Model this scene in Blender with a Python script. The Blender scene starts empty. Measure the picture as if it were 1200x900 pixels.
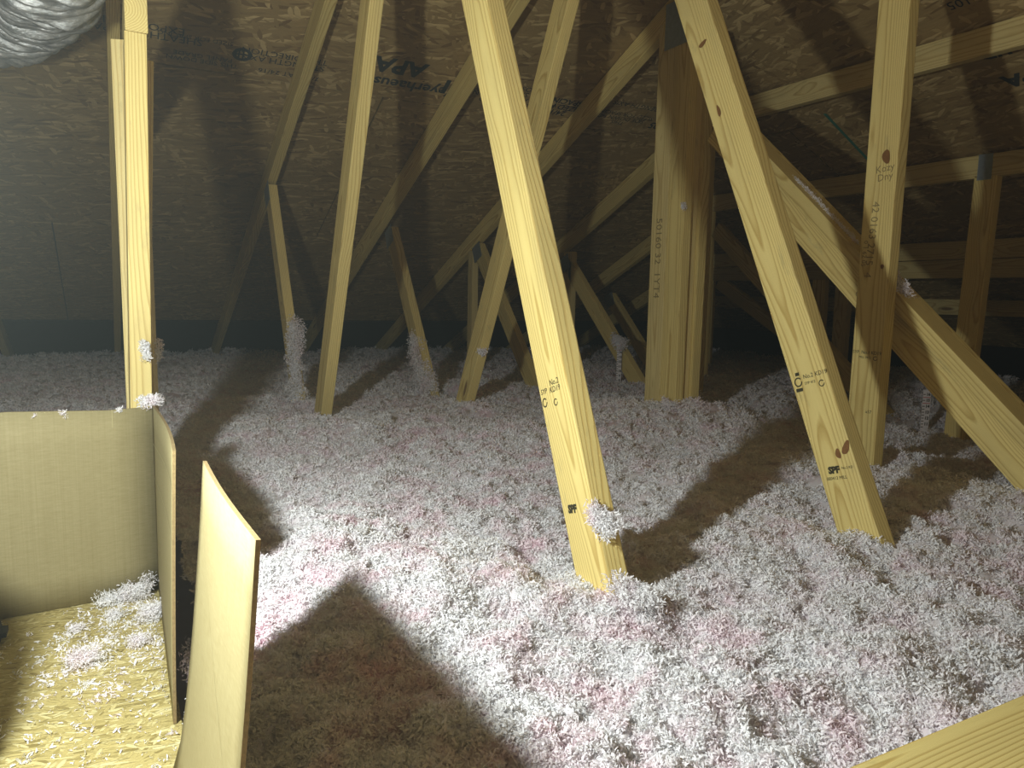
import bpy, bmesh, math, random
import numpy as np
from mathutils import Vector, Matrix
from mathutils import noise as mnoise

# World frame: x runs along the far eave, y runs away from the camera along the trusses, z up (metres).
# ---------------------------------------------------------------- camera, world, lights, exposure
scene = bpy.context.scene
COL = scene.collection
rng = random.Random(7)
nrng = np.random.RandomState(11)

CAM_AZ, CAM_PITCH, CAM_ROLL, CAM_F = math.radians(28.6), math.radians(6.8), math.radians(1.2), 870.0
cam_d = bpy.data.cameras.new('camera')
cam = bpy.data.objects.new('camera', cam_d)
COL.objects.link(cam)
cam_d.sensor_fit = 'HORIZONTAL'
cam_d.sensor_width = 36.0
cam_d.lens = CAM_F / 1200.0 * 36.0
cam_d.clip_start = 0.02
fw = Vector((math.sin(CAM_AZ) * math.cos(CAM_PITCH), math.cos(CAM_AZ) * math.cos(CAM_PITCH), -math.sin(CAM_PITCH)))
rt = Vector((math.cos(CAM_AZ), -math.sin(CAM_AZ), 0))
up = rt.cross(fw)
rt2 = rt * math.cos(CAM_ROLL) + up * math.sin(CAM_ROLL)
up2 = -rt * math.sin(CAM_ROLL) + up * math.cos(CAM_ROLL)
cam.matrix_world = Matrix((
    (rt2.x, up2.x, -fw.x, 0), (rt2.y, up2.y, -fw.y, 0), (rt2.z, up2.z, -fw.z, 0.80), (0, 0, 0, 1)))
scene.camera = cam

world = bpy.data.worlds.new('world')
scene.world = world
world.use_nodes = True
wn = world.node_tree
wn.nodes.clear()
wo = wn.nodes.new('ShaderNodeOutputWorld')
wb = wn.nodes.new('ShaderNodeBackground')
wb.inputs['Color'].default_value = (0.5, 0.6, 0.7, 1)
wb.inputs['Strength'].default_value = 0.0
wn.links.new(wb.outputs[0], wo.inputs['Surface'])
wv = wn.nodes.new('ShaderNodeVolumeScatter')          # attic dust in the lamp's light
wv.inputs['Color'].default_value = (0.88, 1.0, 0.96, 1)
wv.inputs['Density'].default_value = 0.0125
wv.inputs['Anisotropy'].default_value = 0.2
wn.links.new(wv.outputs[0], wo.inputs['Volume'])

LAMP = Vector((-0.20, 0.65, 0.90))
ld = bpy.data.lights.new('work_lamp_light', 'POINT')
ld.energy = 50.0
ld.color = (0.94, 1.0, 0.97)
ld.shadow_soft_size = 0.024
lamp = bpy.data.objects.new('work_lamp_light', ld)
lamp.location = LAMP
COL.objects.link(lamp)

# added weak fill with no source in the attic: lifts and warms the shadows
hd = bpy.data.lights.new('fill_light', 'AREA')
hd.energy = 5.0
hd.shape = 'RECTANGLE'
hd.size = 0.7
hd.size_y = 0.9
hd.color = (1.0, 0.76, 0.72)
fill = bpy.data.objects.new('fill_light', hd)
fill.location = (-0.3, -0.5, 0.3)
fill.rotation_euler = (math.radians(180), 0, 0)
COL.objects.link(fill)

scene.view_settings.view_transform = 'Standard'
scene.view_settings.look = 'None'
scene.view_settings.exposure = 0.0
scene.view_settings.gamma = 1.0
scene.view_settings.use_curve_mapping = False
scene.cycles.volume_max_steps = 64
scene.cycles.max_bounces = 8
scene.cycles.diffuse_bounces = 5
scene.cycles.volume_bounces = 0

# ---------------------------------------------------------------- material helpers
def new_mat(name):
    m = bpy.data.materials.new(name)
    m.use_nodes = True
    nt = m.node_tree
    nt.nodes.clear()
    out = nt.nodes.new('ShaderNodeOutputMaterial')
    bs = nt.nodes.new('ShaderNodeBsdfPrincipled')
    nt.links.new(bs.outputs[0], out.inputs[0])
    return m, nt, bs, out

def nd(nt, t, **kw):
    n = nt.nodes.new(t)
    for k, v in kw.items():
        if k.startswith('i_'):
            key = k[2:]
            key = int(key) if key.isdigit() else key.replace('_', ' ')
            n.inputs[key].default_value = v
        else:
            setattr(n, k, v)
    return n

def math_n(nt, op, a, b=None, c=None):
    n = nt.nodes.new('ShaderNodeMath')
    n.operation = op
    for i, v in enumerate((a, b, c)):
        if v is None: continue
        if isinstance(v, (int, float)): n.inputs[i].default_value = v
        else: nt.links.new(v, n.inputs[i])
    return n.outputs[0]

def mixc(nt, fac, a, b, mode='MIX'):
    n = nt.nodes.new('ShaderNodeMix')
    n.data_type = 'RGBA'
    n.blend_type = mode
    for sock, v in ((n.inputs[0], fac), (n.inputs[6], a), (n.inputs[7], b)):
        if isinstance(v, (int, float)): sock.default_value = v
        elif isinstance(v, tuple): sock.default_value = v
        else: nt.links.new(v, sock)
    return n.outputs[2]

def ramp(nt, fac, stops):
    n = nt.nodes.new('ShaderNodeValToRGB')
    while len(n.color_ramp.elements) < len(stops): n.color_ramp.elements.new(0.5)
    for e, (p, c) in zip(n.color_ramp.elements, stops):
        e.position = p
        e.color = c if len(c) == 4 else (*c, 1)
    nt.links.new(fac, n.inputs[0])
    return n.outputs[0]

def mapping(nt, vec, scale=(1, 1, 1), loc=(0, 0, 0), rot=(0, 0, 0)):
    n = nt.nodes.new('ShaderNodeMapping')
    n.inputs['Scale'].default_value = scale
    n.inputs['Rotation'].default_value = rot
    if isinstance(loc, tuple): n.inputs['Location'].default_value = loc
    else: nt.links.new(loc, n.inputs['Location'])
    nt.links.new(vec, n.inputs['Vector'])
    return n.outputs[0]

def bump(nt, bs, h, strength, dist):
    b = nd(nt, 'ShaderNodeBump')
    b.inputs['Strength'].default_value = strength
    b.inputs['Distance'].default_value = dist
    nt.links.new(h, b.inputs['Height'])
    nt.links.new(b.outputs[0], bs.inputs['Normal'])

def lumber_mat(name, light, dark, tint=1.0):
    """southern pine: growth rings cut by the board, object x = along the grain"""
    m, nt, bs, out = new_mat(name)
    tc = nd(nt, 'ShaderNodeTexCoord')
    oi = nd(nt, 'ShaderNodeObjectInfo')
    off = math_n(nt, 'MULTIPLY', oi.outputs['Random'], 23.0)
    cmb = nd(nt, 'ShaderNodeCombineXYZ')
    nt.links.new(off, cmb.inputs[0])
    p = mapping(nt, tc.outputs['Object'], (1, 1, 1), cmb.outputs[0])
    # slow wander of the pith along the board -> cathedral figure on the wide face
    nz = nd(nt, 'ShaderNodeTexNoise', i_Scale=1.0, i_Detail=1.5)
    nt.links.new(mapping(nt, p, (1.1, 4.0, 4.0)), nz.inputs['Vector'])
    wob = nd(nt, 'ShaderNodeTexNoise', i_Scale=1.0, i_Detail=3.0)
    nt.links.new(mapping(nt, p, (5.0, 30.0, 30.0)), wob.inputs['Vector'])
    sep = nd(nt, 'ShaderNodeSeparateXYZ')
    nt.links.new(tc.outputs['Object'], sep.inputs[0])
    r1 = math_n(nt, 'SUBTRACT', oi.outputs['Random'], 0.5)
    yy = math_n(nt, 'MULTIPLY_ADD', r1, 0.05, sep.outputs['Y'])
    yy = math_n(nt, 'MULTIPLY_ADD', math_n(nt, 'SUBTRACT', nz.outputs[0], 0.5), 0.11, yy)
    zz = math_n(nt, 'MULTIPLY_ADD', math_n(nt, 'SUBTRACT', nz.outputs[0], 0.5), 0.05, sep.outputs['Z'])
    zz = math_n(nt, 'ADD', zz, 0.032)
    rad = math_n(nt, 'SQRT', math_n(nt, 'ADD', math_n(nt, 'MULTIPLY', yy, yy), math_n(nt, 'MULTIPLY', zz, zz)))
    rad = math_n(nt, 'MULTIPLY_ADD', math_n(nt, 'SUBTRACT', wob.outputs[0], 0.5), 0.005, rad)
    # knots pull the rings round them
    kv = nd(nt, 'ShaderNodeTexVoronoi', i_Scale=1.0, i_Randomness=1.0)
    nt.links.new(mapping(nt, p, (2.2, 9.0, 2.0)), kv.inputs['Vector'])
    knot = ramp(nt, kv.outputs['Distance'], [(0.0, (1, 1, 1)), (0.06, (1, 1, 1)), (0.115, (0, 0, 0))])
    halo = ramp(nt, kv.outputs['Distance'], [(0.05, (1, 1, 1)), (0.33, (0, 0, 0))])
    rad = math_n(nt, 'MULTIPLY_ADD', halo, 0.010, rad)
    saw = math_n(nt, 'FRACT', math_n(nt, 'MULTIPLY', rad, 215.0))
    ring = ramp(nt, saw, [(0.0, (0, 0, 0)), (0.55, (0.15, 0.15, 0.15)), (0.86, (1, 1, 1)), (0.97, (0.2, 0.2, 0.2)), (1.0, (0, 0, 0))])
    fine = nd(nt, 'ShaderNodeTexNoise', i_Scale=1.0, i_Detail=3.0, i_Roughness=0.6)
    nt.links.new(mapping(nt, p, (12.0, 420.0, 420.0)), fine.inputs['Vector'])
    big = nd(nt, 'ShaderNodeTexNoise', i_Scale=1.0, i_Detail=3.0)
    nt.links.new(mapping(nt, p, (3.0, 12.0, 12.0)), big.inputs['Vector'])
    c = mixc(nt, math_n(nt, 'MULTIPLY', ring, 0.85), light, dark)
    c = mixc(nt, math_n(nt, 'MULTIPLY', fine.outputs[0], 0.30), c, dark)
    stain = ramp(nt, big.outputs[0], [(0.50, (0, 0, 0)), (0.72, (1, 1, 1))])
    c = mixc(nt, math_n(nt, 'MULTIPLY', stain, 0.30), c, (0.40, 0.33, 0.15, 1))
    # pencil-grey mill smudges
    sm = nd(nt, 'ShaderNodeTexNoise', i_Scale=1.0, i_Detail=5.0, i_Roughness=0.7)
    nt.links.new(mapping(nt, p, (9.0, 26.0, 26.0), (5, 1, 2)), sm.inputs['Vector'])
    sm2 = ramp(nt, sm.outputs[0], [(0.60, (0, 0, 0)), (0.72, (1, 1, 1))])
    c = mixc(nt, math_n(nt, 'MULTIPLY', sm2, 0.28), c, (0.22, 0.20, 0.12, 1))
    c = mixc(nt, math_n(nt, 'MULTIPLY', knot, 0.85), c, (0.16, 0.075, 0.03, 1))
    vary = math_n(nt, 'MULTIPLY_ADD', oi.outputs['Random'], 0.22, 0.86 * tint)
    hs = nd(nt, 'ShaderNodeHueSaturation')
    nt.links.new(vary, hs.inputs['Value'])
    nt.links.new(c, hs.inputs['Color'])
    nt.links.new(hs.outputs[0], bs.inputs['Base Color'])
    bs.inputs['Roughness'].default_value = 0.62
    bs.inputs['Specular IOR Level'].default_value = 0.3
    h = math_n(nt, 'MULTIPLY_ADD', fine.outputs[0], 0.4, math_n(nt, 'MULTIPLY', ring, -0.5))
    bump(nt, bs, h, 0.35, 0.0012)
    return m

def osb_mat(name, base, lightc, darkc, k=1.0, relief=0.002):
    """oriented strand board: overlapping flat flakes of wood; object x = strand direction"""
    m, nt, bs, out = new_mat(name)
    tc = nd(nt, 'ShaderNodeTexCoord')
    oi = nd(nt, 'ShaderNodeObjectInfo')
    off = math_n(nt, 'MULTIPLY', oi.outputs['Random'], 37.0)
    cmb = nd(nt, 'ShaderNodeCombineXYZ')
    nt.links.new(off, cmb.inputs[0]); nt.links.new(off, cmb.inputs[1])
    p0 = mapping(nt, tc.outputs['Object'], (1, 1, 1), cmb.outputs[0])
    dn = nd(nt, 'ShaderNodeTexNoise', i_Scale=9.0, i_Detail=2.0)
    nt.links.new(p0, dn.inputs['Vector'])
    v = nd(nt, 'ShaderNodeVectorMath', operation='MULTIPLY_ADD')
    nt.links.new(dn.outputs['Color'], v.inputs[0])
    v.inputs[1].default_value = (0.03, 0.03, 0.0)
    nt.links.new(p0, v.inputs[2])
    p = v.outputs[0]
    cols, hts = None, None
    for i, (ang, sx, sy) in enumerate(((0.12, 9, 52), (-0.45, 10, 46), (0.75, 11, 44), (-1.15, 13, 40), (0.30, 8, 60))):
        q = mapping(nt, p, (sx * k, sy * k, 0.0), (i * 3.1, i * 1.7, 0), (0, 0, ang))
        # rotate first, then stretch
        r = mapping(nt, p, (1, 1, 0), (0, 0, 0), (0, 0, ang))
        q = mapping(nt, r, (sx * k, sy * k, 0.0), (i * 3.1, i * 1.7, 0))
        vo = nd(nt, 'ShaderNodeTexVoronoi', i_Scale=1.0, i_Randomness=1.0)
        nt.links.new(q, vo.inputs['Vector'])
        sc = nd(nt, 'ShaderNodeSeparateColor')
        nt.links.new(vo.outputs['Color'], sc.inputs[0])
        val = sc.outputs[0]
        edge = ramp(nt, vo.outputs['Distance'], [(0.35, (1, 1, 1)), (0.62, (0.0, 0.0, 0.0))])
        hv = math_n(nt, 'MULTIPLY', val, edge)
        if cols is None:
            cols, hts = val, hv
        else:
            msk = math_n(nt, 'GREATER_THAN', math_n(nt, 'MULTIPLY', sc.outputs[1], edge), 0.50 if i < 4 else 0.6)
            mx = nd(nt, 'ShaderNodeMix'); nt.links.new(msk, mx.inputs[0]); nt.links.new(cols, mx.inputs[2]); nt.links.new(val, mx.inputs[3])
            cols = mx.outputs[0]
            my = nd(nt, 'ShaderNodeMix'); nt.links.new(msk, my.inputs[0]); nt.links.new(hts, my.inputs[2]); nt.links.new(hv, my.inputs[3])
            hts = my.outputs[0]
    gr = nd(nt, 'ShaderNodeTexNoise', i_Scale=1.0, i_Detail=4.0, i_Roughness=0.65)
    nt.links.new(mapping(nt, p, (14 * k, 160 * k, 1)), gr.inputs['Vector'])
    c = ramp(nt, cols, [(0.0, darkc), (0.22, base), (0.72, base), (0.93, lightc), (1.0, lightc)])
    c = mixc(nt, math_n(nt, 'MULTIPLY', gr.outputs[0], 0.55), c, darkc)
    cl = nd(nt, 'ShaderNodeTexNoise', i_Scale=2.2, i_Detail=3.0)
    nt.links.new(p0, cl.inputs['Vector'])
    c = mixc(nt, ramp(nt, cl.outputs[0], [(0.42, (0, 0, 0)), (0.75, (0.35, 0.35, 0.35))]), c, darkc)
    nt.links.new(c, bs.inputs['Base Color'])
    bs.inputs['Roughness'].default_value = 0.55
    bs.inputs['Specular IOR Level'].default_value = 0.35
    h = math_n(nt, 'MULTIPLY_ADD', gr.outputs[0], 0.25, hts)
    bump(nt, bs, h, 0.6, relief)
    return m

def plain_mat(name, col, rough=0.6, metal=0.0, spec=0.4, nscale=None, namp=0.12, bmp=0.0):
    m, nt, bs, out = new_mat(name)
    bs.inputs['Roughness'].default_value = rough
    bs.inputs['Metallic'].default_value = metal
    bs.inputs['Specular IOR Level'].default_value = spec
    tc = nd(nt, 'ShaderNodeTexCoord')
    nz = nd(nt, 'ShaderNodeTexNoise', i_Scale=nscale or 20.0, i_Detail=4.0)
    nt.links.new(tc.outputs['Object'], nz.inputs['Vector'])
    c = mixc(nt, nz.outputs[0], tuple(x * (1 - namp) for x in col[:3]) + (1,), tuple(min(1, x * (1 + namp)) for x in col[:3]) + (1,))
    nt.links.new(c, bs.inputs['Base Color'])
    if bmp: bump(nt, bs, nz.outputs[0], bmp, 0.002)
    return m

M_lumber = lumber_mat('pine_lumber', (0.86, 0.71, 0.28, 1), (0.52, 0.35, 0.095, 1))
M_lumber2 = lumber_mat('pine_lumber_pale', (0.80, 0.67, 0.30, 1), (0.52, 0.37, 0.13, 1))
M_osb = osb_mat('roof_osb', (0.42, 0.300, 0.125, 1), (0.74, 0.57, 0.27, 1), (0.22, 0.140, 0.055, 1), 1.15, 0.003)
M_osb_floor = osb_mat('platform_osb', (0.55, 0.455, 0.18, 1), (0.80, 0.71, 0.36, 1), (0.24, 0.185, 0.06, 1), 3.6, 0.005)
M_felt = plain_mat('roof_underlay', (0.05, 0.04, 0.035), 0.9)
M_drywall = plain_mat('drywall', (0.55, 0.53, 0.50), 0.9)
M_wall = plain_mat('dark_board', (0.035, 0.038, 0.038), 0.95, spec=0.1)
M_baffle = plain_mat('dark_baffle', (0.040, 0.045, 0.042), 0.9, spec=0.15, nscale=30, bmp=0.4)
M_ink = plain_mat('mill_ink', (0.055, 0.05, 0.03), 0.8, spec=0.1)
M_roofink = plain_mat('roof_ink', (0.05, 0.055, 0.05), 0.8, spec=0.1)
M_pencil = plain_mat('pencil', (0.27, 0.21, 0.09), 0.8, spec=0.1)
M_green = plain_mat('green_chalk', (0.06, 0.20, 0.14), 0.8, spec=0.1)
M_zinc = plain_mat('galvanised_steel', (0.42, 0.50, 0.56), 0.45, 0.75, nscale=60, namp=0.25)
M_paper = plain_mat('ruler_card', (0.80, 0.76, 0.78), 0.7)
M_red = plain_mat('red_print', (0.55, 0.12, 0.12), 0.8)
M_dark_matte = plain_mat('dark_matte', (0.05, 0.05, 0.055), 0.8, nscale=80)
M_black = plain_mat('black_plastic', (0.02, 0.02, 0.022), 0.5)
M_bulb = bpy.data.materials.new('lamp_diffuser')
M_bulb.use_nodes = True
_b = M_bulb.node_tree.nodes['Principled BSDF']
_b.inputs['Base Color'].default_value = (0.9, 0.9, 0.9, 1)

def cardboard_mat():
    m, nt, bs, out = new_mat('cardboard')
    tc = nd(nt, 'ShaderNodeTexCoord')
    a = nd(nt, 'ShaderNodeTexNoise', i_Scale=1.0, i_Detail=4.0, i_Roughness=0.7)
    nt.links.new(mapping(nt, tc.outputs['Object'], (60, 60, 420)), a.inputs['Vector'])
    b = nd(nt, 'ShaderNodeTexNoise', i_Scale=1.0, i_Detail=3.0)
    nt.links.new(mapping(nt, tc.outputs['Object'], (420, 420, 6)), b.inputs['Vector'])
    s = nd(nt, 'ShaderNodeTexNoise', i_Scale=5.0, i_Detail=4.0)
    nt.links.new(tc.outputs['Object'], s.inputs['Vector'])
    f = math_n(nt, 'ADD', math_n(nt, 'MULTIPLY', a.outputs[0], 0.6), math_n(nt, 'MULTIPLY', b.outputs[0], 0.4))
    c = ramp(nt, f, [(0.30, (0.25, 0.208, 0.095)), (0.70, (0.34, 0.292, 0.155))])
    c = mixc(nt, math_n(nt, 'MULTIPLY', s.outputs[0], 0.25), c, (0.26, 0.225, 0.115, 1))
    nt.links.new(c, bs.inputs['Base Color'])
    bs.inputs['Roughness'].default_value = 0.75
    bs.inputs['Specular IOR Level'].default_value = 0.2
    bump(nt, bs, f, 0.25, 0.0006)
    return m
M_card = cardboard_mat()
M_card_edge = plain_mat('cardboard_edge', (0.25, 0.18, 0.08), 0.9, nscale=300, namp=0.5)
M_card_crease = plain_mat('cardboard_crease', (0.42, 0.37, 0.19), 0.9)

def foil_mat():
    m, nt, bs, out = new_mat('duct_foil')
    tc = nd(nt, 'ShaderNodeTexCoord')
    a = nd(nt, 'ShaderNodeTexNoise', i_Scale=1.0, i_Detail=6.0, i_Roughness=0.7)
    nt.links.new(mapping(nt, tc.outputs['Object'], (28, 28, 60)), a.inputs['Vector'])
    c = ramp(nt, a.outputs[0], [(0.3, (0.28, 0.30, 0.30)), (0.7, (0.72, 0.72, 0.70))])
    nt.links.new(c, bs.inputs['Base Color'])
    bs.inputs['Metallic'].default_value = 0.7
    bs.inputs['Roughness'].default_value = 0.38
    bump(nt, bs, a.outputs[0], 0.8, 0.006)
    return m
M_foil = foil_mat()

def wool_mat(name, white, pink, amt):
    m, nt, bs, out = new_mat(name)
    geo = nd(nt, 'ShaderNodeNewGeometry')
    n1 = nd(nt, 'ShaderNodeTexNoise', i_Scale=13.0, i_Detail=4.0, i_Roughness=0.65)
    nt.links.new(geo.outputs['Position'], n1.inputs['Vector'])
    n2 = nd(nt, 'ShaderNodeTexNoise', i_Scale=1.6, i_Detail=2.0)
    nt.links.new(geo.outputs['Position'], n2.inputs['Vector'])
    f = math_n(nt, 'MULTIPLY', ramp(nt, n1.outputs[0], [(0.46, (0, 0, 0)), (0.68, (1, 1, 1))]),
               ramp(nt, n2.outputs[0], [(0.35, (0.25, 0.25, 0.25)), (0.65, (1, 1, 1))]))
    c = mixc(nt, math_n(nt, 'MULTIPLY', f, amt), white, pink)
    nt.links.new(c, bs.inputs['Base Color'])
    bs.inputs['Roughness'].default_value = 0.85
    bs.inputs['Specular IOR Level'].default_value = 0.15
    tr = nd(nt, 'ShaderNodeBsdfTranslucent')
    nt.links.new(c, tr.inputs['Color'])
    mx = nd(nt, 'ShaderNodeMixShader')
    mx.inputs[0].default_value = 0.28
    nt.links.new(bs.outputs[0], mx.inputs[1]); nt.links.new(tr.outputs[0], mx.inputs[2])
    nt.links.new(mx.outputs[0], out.inputs[0])
    return m
M_wool = wool_mat('blown_wool', (0.93, 0.925, 0.935, 1), (0.90, 0.62, 0.70, 1), 0.55)
M_woolbase = wool_mat('wool_underlayer', (0.84, 0.80, 0.82, 1), (0.82, 0.52, 0.61, 1), 0.8)

# ---------------------------------------------------------------- object helpers
def tag(o, label=None, cat=None, group=None, kind=None):
    if label: o['label'] = label
    if cat: o['category'] = cat
    if group: o['group'] = group
    if kind: o['kind'] = kind
    return o

def empty(name, loc=(0, 0, 0)):
    o = bpy.data.objects.new(name, None)
    o.empty_display_size = 0.05
    o.location = loc
    COL.objects.link(o)
    return o

def add(name, me, mat, parent=None, M=None):
    """links a mesh with world matrix M under parent (parents carry only a location)"""
    if mat is not None and len(me.materials) == 0: me.materials.append(mat)
    o = bpy.data.objects.new(name, me)
    COL.objects.link(o)
    M = M or Matrix.Identity(4)
    if parent is not None:
        o.parent = parent
        chain = Matrix.Identity(4)
        p = parent
        mats = []
        while p is not None:
            mats.append(p.matrix_basis.copy()); p = p.parent
        for mm in reversed(mats): chain = chain @ mm
        o.matrix_basis = chain.inverted() @ M
    else:
        o.matrix_basis = M
    return o

def frame(origin, xdir, ydir):
    x = Vector(xdir).normalized()
    y = Vector(ydir); y = (y - x * y.dot(x)).normalized()
    z = x.cross(y)
    o = Vector(origin)
    return Matrix(((x.x, y.x, z.x, o.x), (x.y, y.y, z.y, o.y), (x.z, y.z, z.z, o.z), (0, 0, 0, 1)))

def board_mesh(L, w, t, bev=0.0025, cut0=0.0, cut1=0.0):
    """a length of lumber along x, wide face in y, thickness in z; cut0/cut1 shear the ends"""
    bm = bmesh.new()
    v = []
    for sx in (0, 1):
        for sy in (-1, 1):
            for sz in (-1, 1):
                x = sx * L + (cut0 if sx == 0 else cut1) * sy
                v.append(bm.verts.new((x, sy * w / 2, sz * t / 2)))
    for f in ((0, 1, 3, 2), (4, 6, 7, 5), (0, 4, 5, 1), (2, 3, 7, 6), (0, 2, 6, 4), (1, 5, 7, 3)):
        bm.faces.new([v[i] for i in f])
    bmesh.ops.recalc_face_normals(bm, faces=bm.faces)
    long_e = [e for e in bm.edges if abs(e.verts[0].co.x - e.verts[1].co.x) > L * 0.5]
    bmesh.ops.bevel(bm, geom=long_e, offset=bev, segments=2, affect='EDGES', profile=0.6)
    me = bpy.data.meshes.new('board')
    bm.to_mesh(me); bm.free()
    return me

def board(name, p0, p1, wide=(0, 1, 0), w=0.089, t=0.038, parent=None, mat=None, cut0=0.0, cut1=0.0):
    p0, p1 = Vector(p0), Vector(p1)
    M = frame(p0, p1 - p0, wide)
    return add(name, board_mesh((p1 - p0).length, w, t, cut0=cut0, cut1=cut1), mat or M_lumber, parent, M)

def box_mesh(sx, sy, sz, bev=0.0):
    bm = bmesh.new()
    bmesh.ops.create_cube(bm, size=1.0)
    for v in bm.verts: v.co = Vector((v.co.x * sx, v.co.y * sy, v.co.z * sz))
    if bev: bmesh.ops.bevel(bm, geom=list(bm.edges), offset=bev, segments=2, affect='EDGES')
    me = bpy.data.meshes.new('box'); bm.to_mesh(me); bm.free()
    return me

def T(x, y, z): return Matrix.Translation((x, y, z))

def poly_prism(pts2, t):
    """polygon in xy extruded to z in [-t,0]... returned as mesh"""
    bm = bmesh.new()
    lo = [bm.verts.new((x, y, 0)) for x, y in pts2]
    hi = [bm.verts.new((x, y, t)) for x, y in pts2]
    bm.faces.new(lo[::-1]); bm.faces.new(hi)
    n = len(lo)
    for i in range(n): bm.faces.new((lo[i], lo[(i + 1) % n], hi[(i + 1) % n], hi[i]))
    bmesh.ops.recalc_face_normals(bm, faces=bm.faces)
    me = bpy.data.meshes.new('panel'); bm.to_mesh(me); bm.free()
    return me

def clip(poly, A, B, C):
    """keep the part where A*x+B*y >= C"""
    out = []
    for i in range(len(poly)):
        p, q = poly[i], poly[(i + 1) % len(poly)]
        dp, dq = A * p[0] + B * p[1] - C, A * q[0] + B * q[1] - C
        if dp >= 0: out.append(p)
        if (dp > 0 > dq) or (dp < 0 < dq):
            s = dp / (dp - dq)
            out.append((p[0] + s * (q[0] - p[0]), p[1] + s * (q[1] - p[1])))
    return out

def nail_plate(parent, c, xdir, ydir, w=0.10, h=0.075):
    """toothed steel connector: thin sheet with rows of punched teeth"""
    bm = bmesh.new()
    def bx(cx, cy, cz, sx, sy, sz):
        r = bmesh.ops.create_cube(bm, size=1.0)
        for v in r['verts']: v.co = Vector((cx + v.co.x * sx, cy + v.co.y * sy, cz + v.co.z * sz))
    bx(0, 0, 0, w, h, 0.0012)
    nx, ny = int(w / 0.0125), int(h / 0.022)
    for i in range(nx):
        for j in range(ny):
            bx(-w / 2 + (i + 0.5) * w / nx, -h / 2 + (j + 0.5) * h / ny, 0.0010, 0.0042, 0.013, 0.0014)
    me = bpy.data.meshes.new('plate'); bm.to_mesh(me); bm.free()
    return add('nail_plate', me, M_zinc, parent, frame(c, xdir, ydir))

def text(parent, body, c, xdir, ydir, size, mat, name='grade_stamp', align='CENTER', label=None, sx=1.0, bold=0.0):
    cu = bpy.data.curves.new('stamp', 'FONT')
    cu.body = body; cu.size = size; cu.align_x = align; cu.align_y = 'CENTER'
    cu.extrude = 0.0001
    cu.offset = bold
    cu.space_line = 0.85
    cu.resolution_u = 2
    cu.materials.append(mat)
    M = frame(c, xdir, ydir) @ Matrix.Diagonal((sx, 1, 1, 1))
    tmp = bpy.data.objects.new('tmp_text', cu)
    me = bpy.data.meshes.new_from_object(tmp)
    bpy.data.objects.remove(tmp)
    o = add(name, me, mat, parent, M)
    if label: o['label'] = label
    return o

def ring_mesh(r0, r1, gap=0.9, n=20, t=0.0002, boxes=()):
    """open ring (mill logo) plus little bars, flat print"""
    bm = bmesh.new()
    prev = None
    for i in range(n + 1):
        a = 2 * math.pi * gap * i / n + 0.6
        p, q = bm.verts.new((r0 * math.cos(a), r0 * math.sin(a), t)), bm.verts.new((r1 * math.cos(a), r1 * math.sin(a), t))
        if prev: bm.faces.new((prev[0], prev[1], q, p))
        prev = (p, q)
    for (x0, y0, x1, y1) in boxes:
        bm.faces.new([bm.verts.new(v) for v in ((x0, y0, t), (x1, y0, t), (x1, y1, t), (x0, y1, t))])
    me = bpy.data.meshes.new('logo'); bm.to_mesh(me); bm.free()
    return me

# flakes of blown wool: short curled ribbons
def ribbons(centers, dirs, lens, widths, curl=0.6, segs=3):
    n = len(centers)
    side = np.cross(dirs, nrng.normal(size=(n, 3)))
    side /= np.linalg.norm(side, axis=1, keepdims=True) + 1e-9
    nor = np.cross(dirs, side)
    vs = []
    bend = nrng.uniform(-curl, curl, size=(n, 1)) * 2.2
    for k in range(segs + 1):
        s = k / segs
        ang = bend * s
        pos = centers + lens * s * (dirs * np.cos(ang) + nor * np.sin(ang))
        wdt = widths * (1 - 0.55 * abs(2 * s - 0.9)) * 0.5
        vs.append(pos - side * wdt); vs.append(pos + side * wdt)
    V = np.stack(vs, axis=1).reshape(-1, 3)
    m = 2 * (segs + 1)
    base = (np.arange(n) * m)[:, None]
    F = []
    for k in range(segs):
        F.append(base + np.array([[2 * k, 2 * k + 1, 2 * k + 3, 2 * k + 2]]))
    return V, np.concatenate(F, 0)

def np_mesh(name, V, F):
    me = bpy.data.meshes.new(name)
    me.vertices.add(len(V)); me.vertices.foreach_set('co', np.asarray(V, np.float32).ravel())
    me.loops.add(F.size); me.loops.foreach_set('vertex_index', F.astype(np.int32).ravel())
    k = F.shape[1]
    me.polygons.add(len(F)); me.polygons.foreach_set('loop_start', np.arange(0, F.size, k, dtype=np.int32))
    me.polygons.foreach_set('loop_total', np.full(len(F), k, dtype=np.int32))
    me.update(calc_edges=True)
    return me

def unit(n):
    v = nrng.normal(size=(n, 3)); return v / np.linalg.norm(v, axis=1, keepdims=True)

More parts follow.
